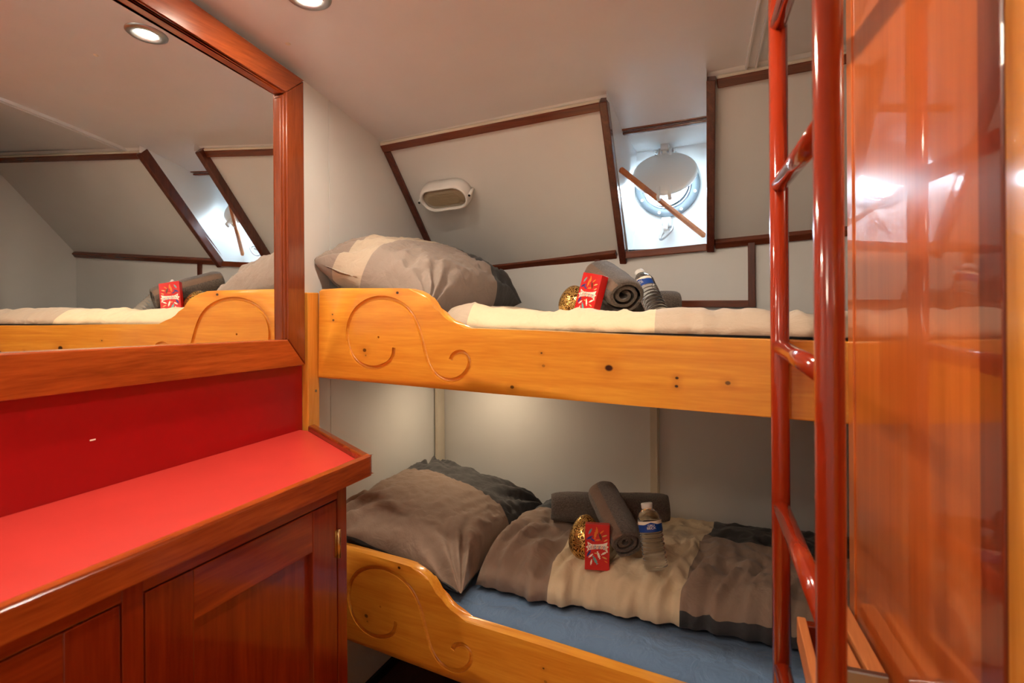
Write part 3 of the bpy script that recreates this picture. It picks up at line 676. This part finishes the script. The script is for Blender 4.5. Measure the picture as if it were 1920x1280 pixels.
def duvet(name, x0, x1, yf, yb, z0, th, seed, matf, mats, label, fold=1.0, skew=0.0, dips=()):
    bm = B_(); nx, ny = int(round((x1-x0)/.0075)), 100
    def par(i, j):
        u = -1+2*i/nx; v = -1+2*j/ny
        return u, math.copysign(abs(v)**.8, v), x0+(x1-x0)*(u+1)/2
    def e(q, p=6): q = min(1, abs(q)); return (1-q**p)**.5
    def pt(i, j, sgn):
        u, v, x = par(i, j)
        wav = fold*(.012*nz(x*16, seed)+.008*nz(x*37, seed+3)); a, b_ = yf(x)+wav, yb(x); y = a+(b_-a)*(v+1)/2
        prof = e(u, 30)*e(v, 5)
        edge = max(0, min(1, (-v+.15)/1.1))
        bend = .5*math.sin(y*8+seed)+.8*nz(x*3, y*3, seed)
        f1 = ridge(x*15+bend, y*1.8+x, seed)
        f2 = ridge(x*31+bend*1.6, y*4.0-x*2, seed+5)
        f3 = ridge(x*8+y*11, y*8-x*6, seed+2)
        f4 = ridge(x*24-y*16, y*20+x*9, seed+7)
        g = nz(x*4.2, y*4.2, seed+9)
        H = th(x, y)*(1+.20*g)+fold*((.013*f1+.007*f2)*(.18+edge*1.1)+.006*f3+.0028*f4)
        for dx, dy, rr_, am in dips: H -= am*math.exp(-((x-dx)**2+(y-dy)**2)/rr_**2)
        xs = x+skew*(1.62-y)*math.exp(-((x-.85)/.5)**2)+.006*fold*nz(x*9, y*9, seed+11)*e(u, 8)
        if sgn > 0: return Vector((xs, y, z0+.012+max(.006, H)*prof))
        return Vector((xs, y, z0+.012-.011*prof))
    grid_solid(bm, lambda i, j: pt(i, j, 1), lambda i, j: pt(i, j, -1), nx, ny, lambda i, j, t_: matf(x0+(x1-x0)*(i+.5)/nx, math.copysign(abs(-1+2*(j+.5)/ny)**.8, -1+2*(j+.5)/ny), t_))
    tree = BVHTree.FromBMesh(bm)
    o = obj(name, bm, mats, smooth=True, origin=((x0+x1)/2, 1.75, z0)); tag(o, label, 'duvet')
    def top(x, y):
        h_ = tree.ray_cast(Vector((x, y, z0+.4)), Vector((0, 0, -1))); return h_[0].z if h_[0] else z0
    return top
DM_ = [M['taupe'], M['cream'], M['dark'], M['taupe2'], M['teal']]
def dm_low(x, v, top):
    if not top: return 2
    if .70 < x < 1.035: return 1
    if x <= .70: return 4 if v > .06 else 0
    if v > .22-.30*(x-1.035) or v < -.985: return 2
    return 0
topL = duvet('duvet', .49, 1.92, lambda x: 1.505+.02*math.exp(-((x-.5)/.1)**2)-.03*max(0, x-1.0), lambda x: Yb(x)-.015, .496, lambda x, y: .066+.03*math.exp(-((x-.54)/.13)**2)-.006*(y-1.6), 3.0, dm_low, DM_, 'crumpled taupe, cream and charcoal duvet on the lower bunk', 2.3, -.10, ((.76, 1.62, .06, .022),))
def dm_up(x, v, top):
    if not top: return 2
    if v > .62: return 4
    return 1 if .50 < x < .963 else 3
topU = duvet('duvet', .40, 1.92, lambda x: front_y(x)+.003, lambda x: Yb(x)-.015, 1.192, lambda x, y: .022+.026*math.exp(-((y-front_y(x)-.06)/.07)**2)+.022*math.exp(-((x-.46)/.10)**2), 8.0, dm_up, DM_, 'pale taupe and cream duvet on the upper bunk', .65, .12, ((.715, 1.68, .06, .010),))

def pillow(name, c, a, b_, h, tilt, yaw, seed, matf, mats, label, roll=0.0, zfl=0.0, wk=1.0):
    bm = B_(); nx, ny = 96, 96
    R = Matrix.Rotation(yaw, 3, 'Z') @ Matrix.Rotation(tilt, 3, 'Y') @ Matrix.Rotation(roll, 3, 'X'); c = Vector(c)
    def uv(i, j): return math.sin((-1+2*i/nx)*PI/2), math.sin((-1+2*j/ny)*PI/2)
    def pt(i, j, sgn):
        u, v = uv(i, j)
        x = a*u*(1-.10*(1-v*v)*u*u); y = b_*v*(1-.10*(1-u*u)*v*v)-.05*b_*u*(1-v*v)
        p = max(0, (1-abs(u)**2.4)*(1-abs(v)**2.4))**.55
        ce = (abs(u)*abs(v))
        wr_ = (.020*ridge(x*9+y*3, y*7-x*2, seed)+.010*ridge(x*24-y*8, y*18+x*9, seed+4))*(p*(1-p)*2.6+.22*p)*wk
        ang = math.atan2(1.02-abs(v), 1.02-abs(u)); rad = math.hypot(1-abs(v), 1-abs(u))
        wr_ += (.018*math.sin(ang*15+seed+2*nz(u*3,v*3,seed))*math.exp(-(rad/.6)**2)*min(1, rad*4)+.005*ridge(x*46+y*20, y*40-x*25, seed+8)*min(1, p*2))
        z = sgn*h*p + (wr_ if sgn > 0 else -wr_*.4) + .012*ce*ce*nz(u*3, v*3, seed)
        P = c+R @ Vector((x, y, z))
        P.x = max(P.x, .006+.004*p); lo = zfl+.006*(1+sgn)*min(1, p*3)
        if P.z < lo+.02: P.z = lo+.02*math.exp((P.z-lo-.02)/.02)
        return P
    grid_solid(bm, lambda i, j: pt(i, j, 1), lambda i, j: pt(i, j, -1), nx, ny, lambda i, j, t_: matf(*uv(i, j), t_))
    o = obj(name, bm, mats, smooth=True, origin=c); tag(o, label, 'pillow'); return o
def pm_low(u, v, top):
    if not top: return 1
    if v > .15: return 1
    return 0
pillow('pillow', (.255, 1.765, .582), .255, .300, .110, math.radians(11), math.radians(-4), 2.0, pm_low, [M['taupe'], M['dark'], M['taupe2']], 'taupe and charcoal pillow on the lower bunk by the wall', math.radians(3), .500, .75)
def pm_up(u, v, top):
    if v > .42: return 1
    if -.66 < u < -.22: return 2
    return 0
pillow('pillow', (.215, 1.742, 1.330), .215, .290, .116, math.radians(19), math.radians(-4), 5.0, pm_up, [M['taupe3'], M['dark'], M['taupe2']], 'grey taupe and charcoal pillow on the upper bunk by the wall', math.radians(1), 1.204, 1.1)

# ------------------------------------------------------------------ welcome sets on the duvets
def roll_towel(name, p0, p1, ra, rb, label, group, upv=(0, 0, 1), band=False, seed=1.0, turns=2.6):
    p0, p1 = Vector(p0), Vector(p1); t = (p1-p0).normalized(); up = Vector(upv); up = (up-t*up.dot(t)).normalized(); s = t.cross(up); Lh = (p1-p0).length
    bm = B_(); nT, nL = 110, 26; th = .011
    # spiral ribbon: outer line then inner line back
    def sp(q, inner):
        a = q*turns*2*PI-PI*.65; k = 1-.80*q
        if inner: k -= th/((ra+rb)/2)*.80
        k = max(k, .03)
        return math.cos(a)*ra*k, math.sin(a)*rb*k
    prof = [sp(i/nT, False) for i in range(nT+1)]+[sp(i/nT, True) for i in range(nT, -1, -1)]
    n = len(prof); R = []
    for l in range(nL+1):
        q = l/nL; ring = []
        endr = 1-.16*(abs(2*q-1))**10
        for k, (x, y) in enumerate(prof):
            idx = k if k <= nT else 2*nT+1-k
            p = p0+t*(Lh*q+ (.006*nz(idx*.05, seed, 1 if l == 0 else 2)+(.010*(idx/nT) if l == 0 else (-.010*(idx/nT)))) * (1 if l in (0, nL) else 0))
            bump = 1+.05*nz(x*40+seed, y*40, q*5)+.018*nz(x*160, y*160+seed, q*60)
            ring.append(bm.verts.new(p+(s*x+up*y)*bump*endr))
        R.append(ring)
    for l in range(nL):
        for k in range(n):
            f = bm.faces.new((R[l][k], R[l][(k+1) % n], R[l+1][(k+1) % n], R[l+1][k])); f.smooth = True
            if band and k <= nT:
                aa = (k/nT*turns*2*PI-PI*.65) % (2*PI)
                if k/nT*turns < 1 and band[0] < aa < band[1]: f.material_index = 1
    for ring, rev in ((R[0], False), (R[-1], True)):
        for k in range(nT):
            q = [ring[k], ring[k+1], ring[2*nT-k], ring[2*nT+1-k]]
            try: bm.faces.new(q[::-1] if rev else q)
            except ValueError: pass
    o = obj(name, bm, [M['towel'], M['towelband']], origin=(p0+p1)/2); tag(o, label, 'towel', group); return o

def egg(c, tilt, r, hgt, label):
    c = Vector(c); t = thing('decorative_egg', label, 'ornament', c, tilt)
    bm = B_(); prof = []
    for k in range(33):
        a = PI*k/32; z = -math.cos(a); rr = math.sin(a)*(1-.20*z)
        prof.append((max(0, rr*r/1.02), hgt/2+z*hgt/2))
    prof[0] = (0, 0); prof[-1] = (0, hgt)
    add_lathe(bm, prof, n=56); obj('shell', bm, M['gold'], t, local=True); return t

def choc_box(c, R, label, w_=.062, h_=.118, d_=.026):
    t = thing('chocolate_box', label, 'chocolate box', c, R)
    bm = B_(); add_box(bm, (-w_/2, 0, 0), (w_/2, d_, h_), .0008); cbm = bm
    # banner
    bm = B_()
    pts = []
    W, Hh = w_*.43, h_*.105
    raw = [(-1, -1.0), (-.78, -.55), (-.3, -.40), (.3, -.35), (.72, -.5), (1.02, -1.1), (.92, -.2), (1.08, .15), (.9, .35), (.98, 1.1), (.55, .75), (0, .62), (-.5, .62), (-.95, 1.15), (-.88, .4), (-1.1, .05), (-.9, -.3)]
    for x, z in raw: pts.append((x*W, -.0004, h_*.50+z*Hh+x*W*.04))
    bm.faces.new([bm.verts.new(p) for p in pts]); bn = obj('banner', bm, M['p_white'], t, local=True)
    bm = B_(); cols = []
    tb = text_mesh('Celebrations', .0125)
    xs_ = [v.co.x for v in tb.verts]; sc = w_*.74/(max(xs_)-min(xs_))
    TM = Matrix.Translation((0, -.0008, h_*.507)) @ Matrix.Rotation(PI/2, 4, 'X') @ Matrix.Diagonal((sc, sc*1.9, 1, 1))
    for f in tb.faces:
        cxm = f.calc_center_median().x; f.material_index = int((cxm-min(xs_))/(max(xs_)-min(xs_))*12) % 3
    tb.transform(TM); obj('lettering', tb, [M['p_ink'], M['p_navy'], M['p_orange']], bn, local=True)
    # printed wrapped sweets
    bm = cbm
    sweets = [(-.30, .84, 4, .9, 60), (-.02, .87, 1, .9, 100), (.18, .84, 1, .7, 40), (.30, .76, 2, .7, 20), (-.08, .78, 1, 1.2, 80), (.12, .74, 5, 1.1, 110), (-.32, .70, 3, 1.0, 30), (-.20, .66, 3, .8, -30), (.34, .66, 2, .6, 30),
              (.02, .66, 1, .7, 10), (-.34, .36, 3, 1.0, 60), (-.26, .31, 0, .8, 40), (.06, .33, 0, 1.1, 110), (.28, .38, 0, .9, 30), (.30, .28, 2, .7, -20), (-.08, .22, 4, 1.3, 120), (-.24, .17, 0, .8, 80), (-.05, .37, 2, .5, 0), (.36, .20, 1, .5, -30)]
    for sx, sz, mi_, sc_, an in sweets:
        a = math.radians(an); px, pz = sx*w_, sz*h_; l_, q_ = .0058*sc_, .0028*sc_
        shape = [(-1.5, -.8), (-1.0, -.25), (-.8, -.9), (.8, -.9), (1.0, -.25), (1.5, -.8), (1.5, .8), (1.0, .25), (.8, .9), (-.8, .9), (-1.0, .25), (-1.5, .8)]
        f = bm.faces.new([bm.verts.new((px+(x*l_*math.cos(a)-z*q_*math.sin(a)), -.0005, pz+(x*l_*math.sin(a)+z*q_*math.cos(a)))) for x, z in shape]); f.material_index = mi_+1
    obj('carton', bm, [M['boxred'], M['p_white'], M['p_orange'], M['p_gold'], M['p_blue'], M['p_green'], M['p_brown']], t, local=True)
    return t

def bottle(c, R, label, r=.030, h=.195):
    t = thing('water_bottle', label, 'bottle', c, R)
    prof = [(0, .002), (r*.7, 0), (r*.96, .004)]
    k = h/.195
    z = .008
    while z < .098:
        prof += [(r*.99, z*k), (r*1.0, (z+.003)*k), (r*.885, (z+.0075)*k), (r*.99, (z+.0105)*k)]; z += .0128
    prof += [(r*.975, .112*k), (r*.975, .142*k), (r*.99, .145*k), (r*.93, .154*k), (r*.76, .166*k), (r*.54, .174*k), (r*.44, .178*k), (r*.43, .184*k), (0, .184*k)]
    bm = B_(); add_lathe(bm, prof, n=56); obj('body', bm, M['pet'], t, local=True)
    bm = B_(); add_lathe(bm, [(r*.47, .180*k), (r*.49, .181*k), (r*.49, .194*k), (r*.45, .196*k), (0, .196*k)], n=28); obj('cap', bm, M['plastic_white'], t, local=True)
    # label facing local -y
    bm = B_(); n = 40; a0, a1 = math.radians(-165), math.radians(-15); rl = r*1.0+.0006
    def wrap(s, z): a = -PI/2+s/rl; return Vector((rl*math.cos(a), rl*math.sin(a), z))
    V = []
    for i in range(n+1):
        s = (i/n-.5)*2*1.30*rl; mt_ = .135+.007*max(0, 1-abs(s/rl)/.55)
        V.append([bm.verts.new(wrap(s, .113*k)), bm.verts.new(wrap(s, mt_*k)), bm.verts.new(wrap(s, .145*k))])
    for i in range(n):
        f = bm.faces.new((V[i][0], V[i+1][0], V[i+1][1], V[i][1])); f.smooth = True; f.material_index = 0
        f = bm.faces.new((V[i][1], V[i+1][1], V[i+1][2], V[i][2])); f.smooth = True; f.material_index = 1
    lb = obj('label', bm, [M['p_label'], M['p_white']], t, local=True)
    bm = B_()
    for s_, zz, sz in (('GRU', .1325, .0085), ('BECK', .1250, .0095)):
        tb = text_mesh(s_, sz)
        for v in tb.verts: p = wrap(v.co.x, zz*k+v.co.y*k); v.co = p+Vector((p.x, p.y, 0)).normalized()*.0006
        me = bpy.data.meshes.new('x'); tb.to_mesh(me); tb.free(); bm.from_mesh(me); bpy.data.meshes.remove(me)
    obj('lettering', bm, M['p_white'], lb, local=True)
    return t
RX = lambda d: Matrix.Rotation(math.radians(d), 3, 'X')
RYm = lambda d: Matrix.Rotation(math.radians(d), 3, 'Y')
RZ = lambda d: Matrix.Rotation(math.radians(d), 3, 'Z')
def on(top, x, y, r=.02, sink=.003): return max(top(x, y), top(x+r, y), top(x-r, y), top(x, y+r), top(x, y-r))-sink
zt1 = max(topL(.65, 1.78), topL(.8, 1.82), topL(.94, 1.87))+.044
roll_towel('rolled_towel', (.622, 1.765, zt1), (.950, 1.875, zt1), .052, .048, 'dark grey towel roll lying flat at the back of the lower duvet', 'rolled towels', seed=2.0)
roll_towel('rolled_towel', (.886, 1.585, on(topL, .886, 1.59)+.050), (.775, 1.750, zt1+.066), .054, .046, 'dark grey towel roll propped on another roll, lower bunk', 'rolled towels', (0, -.4, 1), (1.75, 2.5), 4.0)
egg((.768, 1.600, on(topL, .768, 1.60, .012, .008)), RZ(20) @ RX(-14) @ RYm(5), .044, .116, 'gold patterned egg on the lower bunk beside red box')
choc_box((.815, 1.550, on(topL, .815, 1.56)), RZ(13) @ RX(-8) @ RYm(1), 'red chocolate box standing on the lower duvet', .062, .112, .026)
bottle((.960, 1.575, on(topL, .960, 1.58)), RZ(16) @ RX(-12) @ RYm(-7), 'clear water bottle leaning on towels, lower bunk', .030, .158)
# upper bunk
zt2 = max(topU(.9, 1.85), topU(1.05, 1.9))+.036
roll_towel('rolled_towel', (.76, 1.835, zt2), (.985, 1.895, zt2), .046, .040, 'grey towel roll lying behind the bottle on upper bunk', 'rolled towels', seed=6.0)
roll_towel('rolled_towel', (.875, 1.640, on(topU, .87, 1.64)+.052), (.750, 1.840, zt2+.088), .064, .053, 'grey towel roll propped up behind red box, upper bunk', 'rolled towels', (0, -.4, 1), (1.9, 2.5), 8.0)
egg((.722, 1.690, on(topU, .722, 1.690, .012, .006)), RZ(20) @ RX(-10), .046, .098, 'gold patterned egg on the upper bunk beside red box')
choc_box((.760, 1.622, on(topU, .760, 1.64)), RZ(-28) @ RX(-12) @ RYm(9), 'red chocolate box tilted on the upper duvet', .070, .118, .026)
bottle((.962, 1.650, on(topU, .962, 1.655)-.006), RZ(-12) @ RYm(-36) @ RX(-28), 'clear water bottle leaning back on towels, upper bunk', .029, .172)

# ------------------------------------------------------------------ ladder
la = thing('ladder', 'red painted tubular steel ladder in front of glossy panel', 'ladder', (1.25, 1.02, 0))
LX, LY, RX_, RYy, rr = 1.237, 1.262, 1.277, .812, .0165
bm = B_(); add_tube(bm, [(LX, LY, 0), (LX, LY, ceil_z(LX, LY)+.02)], rr, 32); obj('rail', bm, M['redpaint'], la)
bm = B_(); add_tube(bm, [(RX_, RYy, 0), (RX_, RYy, ceil_z(RX_, RYy)+.02)], rr, 32); obj('rail', bm, M['redpaint'], la)
for zr in (1.785, 1.488, 1.188, .892, .594, .296):
    bm = B_(); add_tube(bm, [(LX, LY, zr), (RX_, RYy, zr)], .0145, 24); obj('rung', bm, M['redpaint'], la)

# ------------------------------------------------------------------ slatted wooden step beside the ladder
st = thing('wooden_step', 'worn wooden slatted step between ladder and glossy panel', 'step', (1.30, 1.1, 0))
for x0, x1, xe0, xe1, y0, y1 in ((1.318, 1.342, 1.345, 1.369, 1.03, 1.25), (1.290, 1.312, 1.315, 1.339, 1.02, 1.22)):
    bm = B_(); add_hex(bm, [(xe0, y0, .715), (xe1, y0, .715), (x1, y1, .715), (x0, y1, .715), (xe0, y0, .738), (xe1, y0, .738), (x1, y1, .738), (x0, y1, .738)], .002); obj('slat', bm, M['slat'], st)
bm = B_(); add_hex(bm, [(1.270, .94, .69), (1.284, .94, .69), (1.272, 1.17, .69), (1.258, 1.17, .69), (1.270, .94, .735), (1.284, .94, .735), (1.272, 1.17, .735), (1.258, 1.17, .735)], .002); obj('slat', bm, M['slat'], st)
bm = B_(); add_box(bm, (1.300, 1.015, .700), (1.370, 1.028, .741), .002); obj('end_cap', bm, M['steel'], st)
bm = B_(); add_box(bm, (1.287, 1.03, 0), (1.345, 1.05, .714), .002); obj('leg_board', bm, M['cab'], st)
bm = B_(); add_box(bm, (1.272, 1.185, 0), (1.335, 1.205, .714), .002); obj('leg_board', bm, M['cab'], st)
